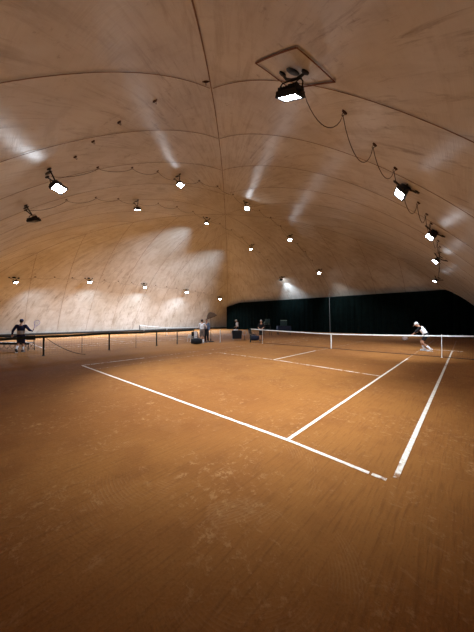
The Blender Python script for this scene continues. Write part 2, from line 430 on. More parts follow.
# ------------------------------------------------------------------ floodlights
def lamp(k, Mxy, P, aim, label, lit=True, axis=None, watts=1000, cone=140, target=None, blend=1.0):
    m = V((Mxy[0], Mxy[1], dome_z(*Mxy))); P = V(P); a = V(aim).normalized()
    root = empty('floodlight', m, 0, label, 'floodlight', 'floodlights hung from the dome')
    n = dome_n(*Mxy); piv = P - a * .20 - m
    # horizontal tangent of the membrane
    t = n.cross(V((0, 0, 1))); t = V((1, 0, 0)) if t.length < .05 else t.normalized()
    up = n.cross(t).normalized()
    bm = bmesh.new()
    ends = []
    if k[1] == 3: t, up = up, -t
    for q in (t * .36 - up * .02, -t * .36 + up * .06):
        w = m + q; e = V((w.x, w.y, dome_z(w.x, w.y))) - m - n * .02; ends.append(e)
        tube(bm, [e, e.lerp(piv, .55) - n * .03, piv], [.022, .024, .026], 8)
    obj('mounting_arm', bm, M['black'], root)
    for e in ends:
        bm = bmesh.new(); aa, bb, _ = frame(n)
        rings(bm, [[e + n * h + (aa * math.cos(2 * PI * j / 14) + bb * math.sin(2 * PI * j / 14)) * r for j in range(14)] for h, r in ((.018, .075), (-.005, .07), (-.02, .03))])
        obj('foot_plate', bm, M['black'], root)
    bm = bmesh.new(); nn = n * .03
    rings(bm, [[-n * h + (t * math.cos(2 * PI * j / 16) * 1.3 + up * math.sin(2 * PI * j / 16)) * r for j in range(16)] for h, r in ((.004, .12), (.014, .11), (.03, .05))])
    obj('anchor_pad', bm, M['black'], root)
    # lamp head frame
    right = a.cross(V((0, 0, 1)))
    right = V((1, 0, 0)) if right.length < .05 else right.normalized()
    if axis: right = (V(axis) - a * a.dot(V(axis))).normalized()
    fw = right.cross(a).normalized()
    R = Matrix((right, fw, -a)).transposed().to_4x4(); R.translation = piv
    def put(name, bm, mt, par, sm=True):
        bmesh.ops.transform(bm, matrix=R, verts=bm.verts); return obj(name, bm, mt, par, sm)
    bm = bmesh.new()
    tube(bm, [(-.245, 0, -.19), (-.245, 0, -.06), (-.20, 0, -.015), (0, 0, 0), (.20, 0, -.015), (.245, 0, -.06), (.245, 0, -.19)], .014, 8)
    for s in (-1, 1): tube(bm, [(s * .225, 0, -.19), (s * .275, 0, -.19)], .03, 10)
    put('yoke', bm, M['black'], root)
    bm = bmesh.new()
    box(bm, (-.22, -.17, -.235), (.22, .17, -.16), .02)
    for s in (-1, 1):
        box(bm, (-.22, s * .15 - .02, -.262), (.22, s * .15 + .02, -.22), .006)
        box(bm, (s * .205 - .015, -.17, -.262), (s * .205 + .015, .17, -.22), .006)
    hs = put('housing', bm, M['housing'], root)
    bm = bmesh.new()
    for q in range(11): box(bm, (-.19 + q * .038 - .006, -.14, -.165), (-.19 + q * .038 + .006, .14, -.105))
    put('heat_sink', bm, M['housing'], hs, False)
    bm = bmesh.new(); box(bm, (-.10, .03, -.11), (.10, .13, -.03), .012); put('driver_box', bm, M['black'], hs)
    bm = bmesh.new()
    f = [bm.verts.new(p) for p in ((-.19, -.13, -.247), (.19, -.13, -.247), (.19, .13, -.247), (-.19, .13, -.247))]
    bm.faces.new(f[::-1]); 
    lo = put('lens', bm, LENS if lit else M['offlens'], hs, False)
    lo['label'] = 'glowing white lens' if lit else 'dark unlit lens'
    bm = bmesh.new()
    dr = R @ V((0, .08, -.03)); tube(bm, [dr, dr.lerp(ends[0], .5) - V((0, 0, .02)), ends[0] - n * .03], .008, 6)
    obj('power_lead', bm, M['cable'], root)
    if lit:
        L = bpy.data.lights.new('floodlight_beam', 'SPOT'); L.energy = watts; L.color = (.76, .94, 1.16) if k[1] < 2 else (.86, .95, 1.05)
        L.spot_size = math.radians(cone); L.spot_blend = blend; L.shadow_soft_size = .06
        lo2 = bpy.data.objects.new('floodlight_beam', L); C.objects.link(lo2); lo2.parent = root
        ba = a if target is None else (V(target) - P).normalized(); br = ba.cross(V((0, 0, 1))).normalized()
        R2 = Matrix((br, br.cross(ba).normalized(), -ba)).transposed().to_4x4(); R2.translation = piv + a * .30; lo2.matrix_local = R2
    return root
WATTS = [[5000, 0, 3300, 3500], [5600, 4500, 3000, 1900], [6200, 6000, 2100, 2100], [6600, 6500, 1900, 1500], [2600, 3000, 2300, 1700]]
CONE = [158, 84, 78, 88]
TARGET = [[(-19.0, 2.0), None, (5.9, 3.3), (7.5, 1.6)], [(-19.0, 7), (-8.5, 4), (1.0, 8.0), (5.5, 8)], [(-19.1, 12.8), (-24, 11), (2.0, 13), (7.5, 13.5)],
          [(-19.1, 19.4), (-24, 17), (3.5, 17), (8.0, 14.6)], [(-18.6, 25), None, (1.0, 30.5), (4.5, 26)]]
AIMX = [.35, -.12, .50, -.60]; AIMY = [.30, .12, 0, -.12, -.30]
PA = {0: (9.17, .81, 6.04), 1: (10.27, 4.88, 5.32), 2: (10.62, 8.63, 4.96), 3: (10.37, 14.71, 5.10), 4: (9.42, 27.87, 5.55)}
ROWN = ['of the low row on the left wall', 'of the left crown row', 'of the right crown row', 'of the low row on the right']
WH = ['lit floodlight, nearest %s', 'lit floodlight, second nearest %s', 'lit floodlight, third nearest %s',
      'lit floodlight, fourth nearest %s', 'lit floodlight, farthest %s']
for i in range(5):
    for j in range(4):
        a = V((AIMX[j], AIMY[i], -1)).normalized()
        mxy = MOUNT[i][j]; m = V((*mxy, dome_z(*mxy)))
        P = PA[i] if j == 3 else m - dome_n(*mxy) * .3 + a * .24
        lb = WH[i] % ROWN[j]; lit = True; ax = None; wt = WATTS[i][j]; cone = CONE[j]
        if (i, j) == (1, 1): cone = 116
        if (i, j) == (0, 1): lb = 'dark unlit floodlight hanging below the brightest glare at upper left'; lit = False
        if (i, j) == (0, 3): lb = 'large lit floodlight overhead under a square patch, biggest in the picture'; a = V((-.38, .36, -1)).normalized(); ax = (1, -.1, .1); cone = 120
        if (i, j) == (0, 2): lb = 'brightly glowing floodlight at upper left, above the unlit one'
        if j == 2 and i in (2, 3): a = V((.75, -.35, -1)).normalized()
        if j == 3 and i: a = V((-.95, -.30, -.9)).normalized()
        if (i, j) == (4, 1): a = V((.05, .95, -1)).normalized(); wt = 1500; lb = 'floodlight turned to the far wall, left of the hanging cable'
        if (i, j) == (4, 2): lb = 'lit floodlight over the curtain with a cable hanging straight down from it'
        tg = TARGET[i][j]
        lamp((i, j), mxy, P, a, lb, lit, ax, wt, 95 if (i, j) == (0, 3) else cone, (*tg, 0) if tg else None, .9 if (i, j) == (0, 3) else 1.0)

# cables looped from hook to hook
def festoon(pts, sags, r):
    bm = bmesh.new(); out = []
    for (a, b), s in zip(zip(pts, pts[1:]), sags):
        for q in range(12):
            t = q / 12; p = a.lerp(b, t); out.append(p - V((0, 0, s * (1 - (2 * t - 1) ** 2) ** .8)))
    out.append(pts[-1]); tube(bm, out, r, 6); return bm
def hp(x, y, off=.06): return V((x, y, dome_z(x, y))) - dome_n(x, y) * off
where = ['on the pale left wall', 'in the left crown row', 'in the right crown row', 'on the right side']
seg = ['between the first and second lamps', 'between the second and third lamps', 'between the third and fourth lamps', 'between the fourth and farthest lamps']
SAG = {3: [.45, .62, .42, .25]}
for j in range(4):
    for i in range(4):
        a, b = MOUNT[i][j], MOUNT[i + 1][j]
        st = hp(*a, .12) if (i, j) != (0, 3) else V((9.40, .88, 6.02))
        pts = [st] + [hp(*q) for q in HOOKS[i, j]] + [hp(*b, .12)]
        sg = SAG.get(j) if j == 3 else [random.uniform(.12, .32) for _ in range(4)]
        if j == 3 and i == 1: sg = [.45, .38, .35, .3]
        if j == 3 and i > 1: sg = [.4, .4, .4, .4]
        o = obj('power_cable', festoon(pts, sg, .008), M['cable'])
        tag(o, 'brown cable looped under hooks %s %s' % (seg[i], where[j]), 'cable', 'lamp cables on the dome')
bm = bmesh.new()
pts = [hp(-1.99, 26.8, .1), hp(-1.9, 28.0, .05), hp(-1.8, 29.2, .05), V((-1.78, 29.45, dome_z(-1.78, 29.45) - .08)), V((-1.75, 29.52, 3.0)), V((-1.72, 29.5, 1.2)), V((-1.66, 29.42, .05))]
tube(bm, pts, .016, 6); tag(obj('hanging_cable', bm, M['ring']), 'thin cable hanging down the front of the dark green curtain to the ground', 'cable')

# ------------------------------------------------------------------ nets
def mesh_grid(bm, a, b, zt, pitch, r, zb=.03):
    """vertical netting from a to b (xy); zt(t) top height"""
    a, b = V((*a, 0)), V((*b, 0)); L = (b - a).length; n = int(L / pitch); d = (b - a) / L; s = V((-d.y, d.x, 0))
    def bar(p, q):
        u = (q - p).normalized(); w = u.cross(s).normalized() * r; k = s * r
        rings(bm, [[x + w, x + k, x - w, x - k] for x in (p, q)])
    for i in range(1, n):
        p = a.lerp(b, i / n); bar(p + V((0, 0, zb)), p + V((0, 0, zt(i / n))))
    rows = int(.95 / pitch)
    for k in range(rows):
        f = k / rows; seg_ = 24
        for q in range(seg_):
            t0, t1 = q / seg_, (q + 1) / seg_
            p, e = a.lerp(b, t0), a.lerp(b, t1)
            bar(p + V((0, 0, zb + (zt(t0) - zb) * f)), e + V((0, 0, zb + (zt(t1) - zb) * f)))
def post(name, x, y, h, r, m, parent, cap=True):
    bm = bmesh.new(); lathe(bm, [(r * 1.7, 0), (r * 1.7, .015), (r, .03), (r, h - .02), (r * 1.12, h - .02), (r * 1.12, h), (r * .5, h + .012)], 14, (x, y, 0))
    return obj(name, bm, m, parent)

def tennis_net(ox, y, label, pitch, full, white_left):
    root = empty('tennis_net', (ox + 5.485, y, 0), 0, label, 'net', None)
    L = V((-root.location.x, -root.location.y, 0))
    xl, xr = ox - .914, ox + 11.884
    def zt(t):
        d = abs(2 * t - 1); return .925 + .145 * d ** 1.35
    def top(t): return V((xl + (xr - xl) * t, y, zt(t))) + L
    bm = bmesh.new(); mesh_grid(bm, (xl + .05 + L.x, y + L.y), (xr - .05 + L.x, y + L.y), zt, pitch, .0016 if full else .002)
    obj('netting', bm, M['cord'], root, False)
    bm = bmesh.new(); rs = []
    for i in range(49):
        p = top(i / 48); rs.append([p + V((0, e * .012, z)) for e, z in ((-1, -.055), (-1.3, -.02), (0, .004), (1.3, -.02), (1, -.055))])
    rings(bm, rs); obj('headband', bm, M['white'], root)
    bm = bmesh.new(); tube(bm, [V((xl + (xr - xl) * i / 24, y, .025)) + L for i in range(25)], .014, 6); obj('bottom_cord', bm, M['rope'], root)
    for x in (xl, xr): post('net_post', x + L.x, y + L.y, 1.09, .055, M['post'], root)
    bm = bmesh.new(); box(bm, (-.028, -.016, 0), (.028, .016, .93), .004); obj('centre_strap', bm, M['white'], root)
    for x in (ox + .28, ox + 10.73):
        bm = bmesh.new(); tube(bm, [V((x, y - .03, 0)) + L, V((x, y - .03, 1.09)) + L], .014, 10)
        box(bm, (x + L.x - .035, y + L.y - .065, 0), (x + L.x + .035, y + L.y + .005, .02)); obj('singles_stick', bm, M['white'], root)
    bm = bmesh.new(); tube(bm, [V((xl, y - .05, .62)) + L, V((xl + .06, y - .10, .60)) + L, V((xl + .09, y - .10, .68)) + L], .012, 8); obj('crank_handle', bm, M['steel'], root)
    return root
tennis_net(0, 11.885, 'long white-banded tennis net across the near court', .055, True, False)
tennis_net(NX, 11.885, 'white-banded tennis net across the far-left court by the pale wall', .10, False, True)

# divider net between the courts
DX = -4.0
dv = empty('divider_net', (DX, 2.6, 0), 0, 'low dark divider net on posts separating the two courts', 'net')
bm = bmesh.new(); rs = []
for i in range(61):
    y = -4.2 + 12.9 * i / 60 - 2.6; z = 1.05 - .06 * min(1, max(0, (2.0 - (y + 2.6)) / 4.5)) - .02 * math.sin(i * PI / 15) ** 2
    rs.append([V((s * .012, y, z + e)) for s, e in ((-1, -.13), (-1.3, -.07), (-1, 0), (1, 0), (1.3, -.07), (1, -.13))])
rings(bm, rs); obj('top_band', bm, M['post'], dv)
bm = bmesh.new(); mesh_grid(bm, (0, -6.75), (0, 6.05), lambda t: .88 + .04 * t, .12, .0016); obj('netting', bm, M['cord'], dv, False)
for k, y in enumerate((-4.2, -2.55, -.64, 2.47, 5.54, 8.7)):
    post('post', 0, y - 2.6, 1.06 if y > 0 else .99 if y > -1 else .95, .042, M['post'], dv)
post('post', 0, 7.19 - 2.6, 1.05, .034, M['post'], dv)
for y in (1.05, 4.1): post('thin_rod', .0, y - 2.6, 1.0, .012, M['black'], dv)
bm = bmesh.new(); pts = []
for i in range(17):
    t = i / 16; pts.append(V((.04 + 1.05 * t, -.64 - 2.6 + 1.55 * t, .95 * (1 - t) ** 1.7 + .015)))
tube(bm, pts, .014, 6); obj('slack_rope', bm, M['rope'], dv)

# ------------------------------------------------------------------ people
def mesh_eval(bm, voxel, smooth_it=4):
    me = bpy.data.meshes.new('t'); bmesh.ops.recalc_face_normals(bm, faces=bm.faces[:]); bm.to_mesh(me); bm.free()
    o = bpy.data.objects.new('t', me); C.objects.link(o)
    r = o.modifiers.new('r', 'REMESH'); r.mode = 'VOXEL'; r.voxel_size = voxel
    s = o.modifiers.new('s', 'SMOOTH'); s.iterations = smooth_it; s.factor = .5
    dg = bpy.context.evaluated_depsgraph_get(); dg.update()
    out = bpy.data.meshes.new_from_object(o.evaluated_get(dg))
    bpy.data.objects.remove(o); bpy.data.meshes.remove(me)
    b2 = bmesh.new(); b2.from_mesh(out); bpy.data.meshes.remove(out); return b2

def basis(up, fwd):
    up = V(up).normalized(); r = V(fwd).cross(up).normalized(); f = up.cross(r).normalized()
    return Matrix((r, f, up)).transposed()

def person(loc, rz, J, label, shirt, shorts, sleeve=1.0, leg_cover=1.0, hair='hair', hat=None, socks=None, shoe='shoe', panel=None, sleeve_mat=None, lower=None, s=1.0):
    """J: joints in metres, facing +Y, +X = the person's right"""
    J = {k: V(v) * s for k, v in J.items()}
    root = empty('person', loc, rz, label, 'person')
    pel, che, neck, head = J['pelvis'], J['chest'], J['neck'], J['head']
    rsh = (J['shR'] - J['shL']).normalized(); rhp = (J['hipR'] - J['hipL']).normalized()
    def torso(bm, g, lo=0, hi=6):
        sp = [(pel - (che - pel).normalized() * .11, .105, .085, rhp), (pel, .150, .112, rhp), (pel.lerp(che, .3), .142, .104, rhp),
              (pel.lerp(che, .6), .146, .104, rsh), (che, .168, .112, rsh), (che.lerp(neck, .6), .172, .094, rsh), (neck, .075, .07, rsh)]
        rs = []
        for i, (c, rx, ry, R) in enumerate(sp):
            if i < lo or i > hi: continue
            a = sp[max(i - 1, 0)][0]; b = sp[min(i + 1, 6)][0]; u = (b - a).normalized()
            f = u.cross(R).normalized(); R2 = f.cross(u).normalized()
            rs.append([c + R2 * math.cos(2 * PI * q / 24) * (rx + g) + f * math.sin(2 * PI * q / 24) * (ry + g) for q in range(24)])
        rings(bm, rs)
    hd = basis(head - neck, J['look'])
    bm = bmesh.new(); torso(bm, 0)
    for sd in 'LR':
        sh, el, wr = J['sh' + sd], J['el' + sd], J['wr' + sd]
        hp_, kn, an, to = J['hip' + sd], J['kn' + sd], J['an' + sd], J['toe' + sd]
        capsule(bm, che.lerp(neck, .45), sh, .07, .062); capsule(bm, sh, el, .054, .042); capsule(bm, el, wr, .041, .027)
        capsule(bm, hp_, kn, .088, .056); capsule(bm, kn, kn.lerp(an, .35), .054, .056); capsule(bm, kn.lerp(an, .35), an, .056, .036)
        capsule(bm, an, to, .038, .030)
        d = (J['hand' + sd] - wr).normalized(); a, b, _ = frame(d)
        for q in (-1, 0, 1): capsule(bm, wr + a * q * .012, wr + d * .085 + a * q * .026, .017, .016, 8)
    capsule(bm, neck, neck.lerp(head, .7), .056, .052)
    u, f, r = hd.col[2], hd.col[1], hd.col[0]
    ell(bm, head + u * .03, hd, .076, .097, .105); ell(bm, head - u * .045 + f * .022, hd, .058, .068, .075)
    capsule(bm, head + f * .086 + u * .02, head + f * .108 - u * .018, .012, .017, 8)
    for q in (-1, 1): ell(bm, head + r * q * .077 - f * .005 + u * .0, hd, .012, .024, .034, 8)
    bm = mesh_eval(bm, .0115 * s, 3)
    for sd in 'LR':                                           # fingers and thumbs
        wr = J['wr' + sd]; d = (J['hand' + sd] - wr).normalized(); a, b, _ = frame(d)
        inward = (V((0, 0, 0)) + pel - wr); inward.z = 0
        if b.dot(inward) < 0: b = -b
        for q, L in ((-1.5, .066), (-.5, .078), (.5, .074), (1.5, .060)):
            p = wr + d * .085 + a * q * .017; k1 = p + d * L * .5 + b * L * .15; k2 = k1 + d * L * .3 + b * L * .32; k3 = k2 + d * L * .05 + b * L * .28
            tube(bm, [p - d * .01, p, k1, k2, k3], [.0092, .0092, .0086, .008, .006], 8)
        p = wr + d * .035 - a * .028; tube(bm, [p + a * .01, p - a * .016 + d * .015 + b * .01, p - a * .024 + d * .045 + b * .022, p - a * .018 + d * .066 + b * .034], [.012, .011, .010, .007], 8)
    obj('body', bm, M['skin'], root)
    bm = bmesh.new()
    for q in (-1, 1): ell(bm, head + r * q * .031 + f * .084 + u * .022, hd, .013, .010, .008, 8)
    obj('eyes', bm, M['eye'], root)
    bm = bmesh.new(); ell(bm, head + f * .084 - u * .052, hd, .024, .010, .007, 8); obj('mouth', bm, M['lip'], root)
    bm = bmesh.new(); ell(bm, head + u * .048 - f * .016, hd, .084, .096, .098, 14); ell(bm, head - f * .036 + u * .0, hd, .078, .075, .085, 12)
    obj('hair', mesh_eval(bm, .012, 2), M[hair], root)
    if hat:
        bm = bmesh.new(); ell(bm, head + u * .064 - f * .008, hd, .090, .106, .088, 14)
        h = mesh_eval(bm, .010, 2); hatr = obj('cap', h, M[hat], root)
        bm = bmesh.new(); ell(bm, head + u * .055 + f * .125, hd, .068, .075, .010, 12); obj('cap_brim', bm, M[hat], hatr)
    # shirt
    bm = bmesh.new(); torso(bm, .020, 1, 5)
    bmat = M[shirt]
    for sd in 'LR':
        capsule(bm, che.lerp(neck, .45), J['sh' + sd], .082, .078)
        if not sleeve_mat: 
            e = J['sh' + sd].lerp(J['el' + sd], min(1, sleeve)); capsule(bm, J['sh' + sd], e, .075, .064)
            if sleeve > 1: capsule(bm, J['el' + sd], J['el' + sd].lerp(J['wr' + sd], sleeve - 1), .062, .045)
    sh_o = obj('shirt', mesh_eval(bm, .013, 3), bmat, root)
    if sleeve_mat:
        for sd in 'LR':
            bm = bmesh.new(); e = J['sh' + sd].lerp(J['el' + sd], min(1, sleeve)); capsule(bm, J['sh' + sd], e, .082, .066)
            if sleeve > 1: capsule(bm, J['el' + sd], J['el' + sd].lerp(J['wr' + sd], sleeve - 1), .062, .045)
            obj('sleeve', mesh_eval(bm, .013, 2), M[sleeve_mat], sh_o)
    if lower:                                                   # differently coloured panel round the lower half
        bm = bmesh.new(); torso(bm, .030, 1, 3); w = obj('lower_panel', mesh_eval(bm, .013, 2), M[lower], sh_o)
    if panel:                                                   # panel on the back
        u2 = (che - pel).normalized(); fb = u2.cross(rsh).normalized()
        bm = bmesh.new(); ell(bm, pel.lerp(che, .80) - fb * .085, basis(u2, fb), .135, .075, .235, 14)
        obj('back_panel', bm, M[panel], sh_o)
    bm = bmesh.new(); torso(bm, .024, 0, 2)
    for sd in 'LR':
        hp_, kn, an = J['hip' + sd], J['kn' + sd], J['an' + sd]
        e = hp_.lerp(kn, min(1, leg_cover)); capsule(bm, hp_, e, .108, .088)
        if leg_cover > 1: capsule(bm, kn, kn.lerp(an, leg_cover - 1), .082, .066)
    obj('trousers' if leg_cover > 1 else 'shorts', mesh_eval(bm, .014, 3), M[shorts], root)
    for sd in 'LR':
        kn, an, to = J['kn' + sd], J['an' + sd], J['toe' + sd]
        if socks:
            bm = bmesh.new(); capsule(bm, an, an.lerp(kn, .42), .044, .061); obj('sock', bm, M[socks], root)
        dv_ = (to - an); dv_.z *= .4; dv_ = dv_.normalized(); sd_ = basis(V((0, 0, 1)) if abs(dv_.z) < .8 else V((0, 1, 0)), dv_)
        heel = an - dv_ * .045
        bm = bmesh.new(); capsule(bm, heel - V((0, 0, .028)), to + dv_ * .01 - V((0, 0, .0)), .046, .040); capsule(bm, an + V((0, 0, .02)), heel - V((0, 0, .02)), .046, .05)
        so = obj('shoe', mesh_eval(bm, .011, 2), M[shoe], root)
        bm = bmesh.new(); lo = min(an.z - .075, to.z - .04)
        rsq = []
        for z in (0, .022): rsq.append([V((0, 0, 0)) + heel.lerp(to, .5) + dv_ * math.cos(2 * PI * q / 16) * ((to - heel).length / 2 + .052) + V((-dv_.y, dv_.x, 0)) * math.sin(2 * PI * q / 16) * .050 for q in range(16)])
        for z, rr in zip((lo - .004, lo + .020), rsq):
            for p in rr:
                p.z = z + max(0, (an.z - .075 - to.z + .04) * 0)
        rings(bm, rsq); obj('sole', bm, M['sole'], so)
    return root, J

def stand(**kw):
    J = dict(pelvis=(0, 0, .94), chest=(0, -.01, 1.26), neck=(0, -.005, 1.47), head=(0, .03, 1.63), look=(0, 1, -.05),
             shR=(.175, 0, 1.41), shL=(-.175, 0, 1.41), elR=(.235, -.02, 1.13), elL=(-.235, -.02, 1.13), wrR=(.24, .08, .90), wrL=(-.24, .08, .90),
             handR=(.235, .12, .80), handL=(-.235, .12, .80), hipR=(.09, 0, .90), hipL=(-.09, 0, .90), knR=(.10, .02, .49), knL=(-.10, .02, .49),
             anR=(.10, -.02, .085), anL=(-.10, -.02, .085), toeR=(.12, .13, .04), toeL=(-.12, .13, .04))
    J.update(kw); return J

def facing(dx, dy): return math.atan2(dy, dx) - PI / 2

def racket(loc, hand, tip, frame_mat='racket', label='', nrm=(0, 1, 0)):
    hand, tip = V(hand), V(tip); d = (tip - hand).normalized(); nv = V(nrm); s = d.cross(nv).normalized()
    root = empty('tennis_racket', loc, 0, label, 'racket'); L = .685
    bm = bmesh.new(); tube(bm, [hand - d * .08, hand + d * .12], [.018, .016], 10); obj('grip', bm, M['dark'], root)
    c = hand + d * (.12 + .22 + .17)
    bm = bmesh.new(); tube(bm, [c + d * math.cos(t) * .170 + s * math.sin(t) * .128 for t in [2 * PI * q / 32 for q in range(32)]], .011, 8, True)
    for e in (-1, 1): tube(bm, [hand + d * .12, hand + d * .22 + s * e * .012, c - d * .145 + s * e * .075], .010, 8)
    obj('racket_frame', bm, M[frame_mat], root)
    bm = bmesh.new()
    for k in range(-6, 7):
        x = k * .019; h = .165 * math.sqrt(max(0, 1 - (x / .126) ** 2)); tube(bm, [c + s * x - d * h, c + s * x + d * h], .0011, 4)
    for k in range(-8, 9):
        x = k * .019; h = .124 * math.sqrt(max(0, 1 - (x / .168) ** 2)); tube(bm, [c + d * x - s * h, c + d * x + s * h], .0011, 4)
    obj('strings', bm, M['strings'], root, False)
    return root

def w_of(loc, rz, p): return Matrix.Rotation(rz, 3, 'Z') @ V(p) + V(loc)

# person walking away at the far left, racket in the right hand
P1, R1 = (-6.75, -1.20, 0), facing(-.92, .38)
J1 = stand(pelvis=(0, 0, .97), chest=(0, .02, 1.29), neck=(0, .045, 1.51), head=(0, .09, 1.67), look=(0, 1, -.15),
           shR=(.19, .03, 1.44), shL=(-.19, .03, 1.44), elR=(.36, .02, 1.20), wrR=(.43, .20, 1.14), handR=(.46, .29, 1.16),
           elL=(-.33, -.02, 1.18), wrL=(-.40, .10, .97), handL=(-.42, .15, .88), knR=(.09, .06, .50), anR=(.09, -.02, .085), toeR=(.11, .13, .04),
           knL=(-.09, .02, .52), anL=(-.10, -.30, .16), toeL=(-.11, -.17, .04))
person(P1, R1, J1, 'person in navy and pale grey jacket and navy shorts walking away at far left', 'navy', 'navy', 1.9, .92, 'hair', 'navy', 'whitecloth', 'darkshoe', lower='greyshirt', s=1.02)
h1 = w_of((0, 0, 0), R1, V((.455, .27, 1.16)) * 1.02); t1 = w_of((0, 0, 0), R1, (.60, .50, 1.62))
racket(P1, h1, t1, 'racket', 'pale violet tennis racket held up by the navy-jacketed person', w_of((0, 0, 0), R1, (-.3, 1, 0)))

# player beyond the net at the right, lunging
P2, R2 = (9.95, 14.40, 0), facing(-.90, .12)
J2 = stand(pelvis=(0, .02, .86), chest=(.01, .20, 1.12), neck=(.02, .34, 1.30), head=(.02, .46, 1.42), look=(0, 1, -.35),
           shR=(.19, .26, 1.27), shL=(-.17, .27, 1.25), elR=(.30, .42, 1.05), wrR=(.25, .62, .92), handR=(.23, .70, .89),
           elL=(-.24, .44, 1.02), wrL=(-.14, .62, .86), handL=(-.10, .70, .83), hipR=(.09, .02, .83), hipL=(-.09, .02, .83),
           knR=(.12, .30, .50), anR=(.11, .14, .095), toeR=(.12, .29, .042), knL=(-.10, .18, .47), anL=(-.10, -.18, .11), toeL=(-.11, -.04, .042))
person(P2, R2, J2, 'player in white shirt with black sleeves and black shorts bending forward beyond the net', 'whitecloth', 'blackcloth', 1.2, .62, 'greyhair', 'whitecloth', 'whitecloth', 'shoe', sleeve_mat='blackcloth', s=1.05)
h2 = w_of((0, 0, 0), R2, V((.235, .69, .895)) * 1.05); t2 = w_of((0, 0, 0), R2, (.25, 1.2, .62))
racket(P2, h2, t2, 'dark', 'dark tennis racket held low by the bending player beyond the net', w_of((0, 0, 0), R2, (1, 0, .3)))

# person in white top by the courtside seats
P3, R3 = (-3.30, 8.95, 0), facing(-.62, .78)
J3 = stand(elR=(.30, .10, 1.20), wrR=(.26, .32, 1.10), handR=(.22, .40, 1.08), elL=(-.28, .08, 1.16), wrL=(-.22, .28, 1.02), handL=(-.18, .36, .99),
           chest=(0, .02, 1.26), neck=(-.01, .05, 1.47), head=(-.02, .10, 1.62), look=(0, 1, -.3))
person(P3, R3, J3, 'person in white top and grey shorts standing with back to camera by the seats', 'whitecloth', 'grey', 1.6, .85, 'hair', None, 'whitecloth', 'shoe', s=1.04)
# person in slate blue behind the one in white
P4, R4 = (-3.55, 9.62, 0), facing(.35, -.9)
J4 = stand(elR=(.27, .06, 1.16), wrR=(.20, .26, 1.08), handR=(.16, .33, 1.08))
person(P4, R4, J4, 'person in slate blue jacket and black trousers standing under the tilted parasol', 'slate', 'blackcloth', 1.9, 1.9, 'hair', None, None, 'darkshoe', s=1.05)
# far person in white beyond the dark cart
P5, R5 = (-6.0, 15.9, 0), facing(-.85, -.5)
J5 = stand(chest=(0, .03, 1.26), head=(0, .10, 1.60), neck=(0, .05, 1.46), elR=(.26, .05, 1.14), wrR=(.20, .25, 1.02), handR=(.15, .32, 1.0))
person(P5, R5, J5, 'person in white shirt and cap far off in front of the curtain edge', 'whitecloth', 'blackcloth', .85, .95, 'greyhair', 'whitecloth', 'whitecloth', 'shoe', s=1.03)
# person in black at the net post
P6, R6 = (-1.0, 13.4, 0), facing(.3, -.95)
J6 = stand(elR=(.25, .04, 1.15), wrR=(.12, .24, 1.05), handR=(.05, .28, 1.04), elL=(-.25, .04, 1.15), wrL=(-.12, .24, 1.03), handL=(-.05, .28, 1.02))
person(P6, R6, J6, 'grey-haired person in black shirt and black shorts standing behind the net post', 'blackcloth', 'blackcloth', .9, .85, 'greyhair', None, None, 'darkshoe', s=1.0)

# ------------------------------------------------------------------ furniture at the courtside
def bench(loc, rz, label, m, L=1.9, brace=True, cat='bench'):
    root = empty('courtside_bench', loc, rz, label, cat)
    bm = bmesh.new()
    for k in range(4): box(bm, (-L / 2, -.20 + k * .105, .44), (L / 2, -.11 + k * .105, .47), .006)
    box(bm, (-L / 2, -.215, .36), (L / 2, -.19, .47), .006)
    obj('seat', bm, m, root)
    bm = bmesh.new()
    for z in (.60, .74): box(bm, (-L / 2, .225, z), (L / 2, .25, z + .115), .006)
    obj('backrest', bm, m, root)
    for x in (-L / 2 + .06, L / 2 - .06):
        for y in (-.18, .21):
            bm = bmesh.new(); tube(bm, [(x, y - .03 if y < 0 else y + .05, 0), (x, y, .44)] + ([(x, y + .01, .90)] if y > 0 else []), .018, 8); obj('leg', bm, M['black'], root)
    if brace:
        bm = bmesh.new()
        for k in range(7):
            x0 = -L / 2 + .06 + k * (L - .12) / 7; x1 = x0 + (L - .12) / 7
            tube(bm, [(x0, .21, .05), (x1, .21, .44)], .012, 6); tube(bm, [(x1, .21, .05), (x0, .21, .44)], .012, 6)
        tube(bm, [(-L / 2 + .06, .21, .06), (L / 2 - .06, .21, .06)], .012, 6)
        obj('cross_brace', bm, M['wood'], root)
    return root
bench((-8.06, -1.45, 0), math.atan2(.71, .79), 'dark slatted bench with crossed braces behind the navy-jacketed person', M['black'], 2.4)

def chair(loc, rz, label, m, group=None):
    root = empty('folding_chair', loc, rz, label, 'chair', group)
    bm = bmesh.new(); box(bm, (-.23, -.22, .43), (.23, .22, .47), .012); obj('seat', bm, m, root)
    bm = bmesh.new(); rs = []
    for i in range(9):
        x = -.23 + .46 * i / 8; y = .22 + .05 * (1 - (2 * i / 8 - 1) ** 2)
        rs.append([V((x, y, .55)), V((x, y + .025, .55)), V((x, y + .085, .90)), V((x, y + .06, .90))])
    rings(bm, rs); obj('backrest', bm, m, root)
    for x in (-.22, .22):
        bm = bmesh.new(); tube(bm, [(x, -.26, 0), (x, .0, .44), (x, .25, .62), (x, .30, .88)], .014, 8); obj('leg', bm, M['black'], root)
        bm = bmesh.new(); tube(bm, [(x, .30, 0), (x, .0, .40), (x, -.16, .44)], .014, 8); obj('leg', bm, M['black'], root)
    return root
chair((-3.42, 8.35, 0), facing(.75, -.65), 'black folding chair with a white towel, left of the person in white', M['dark'])
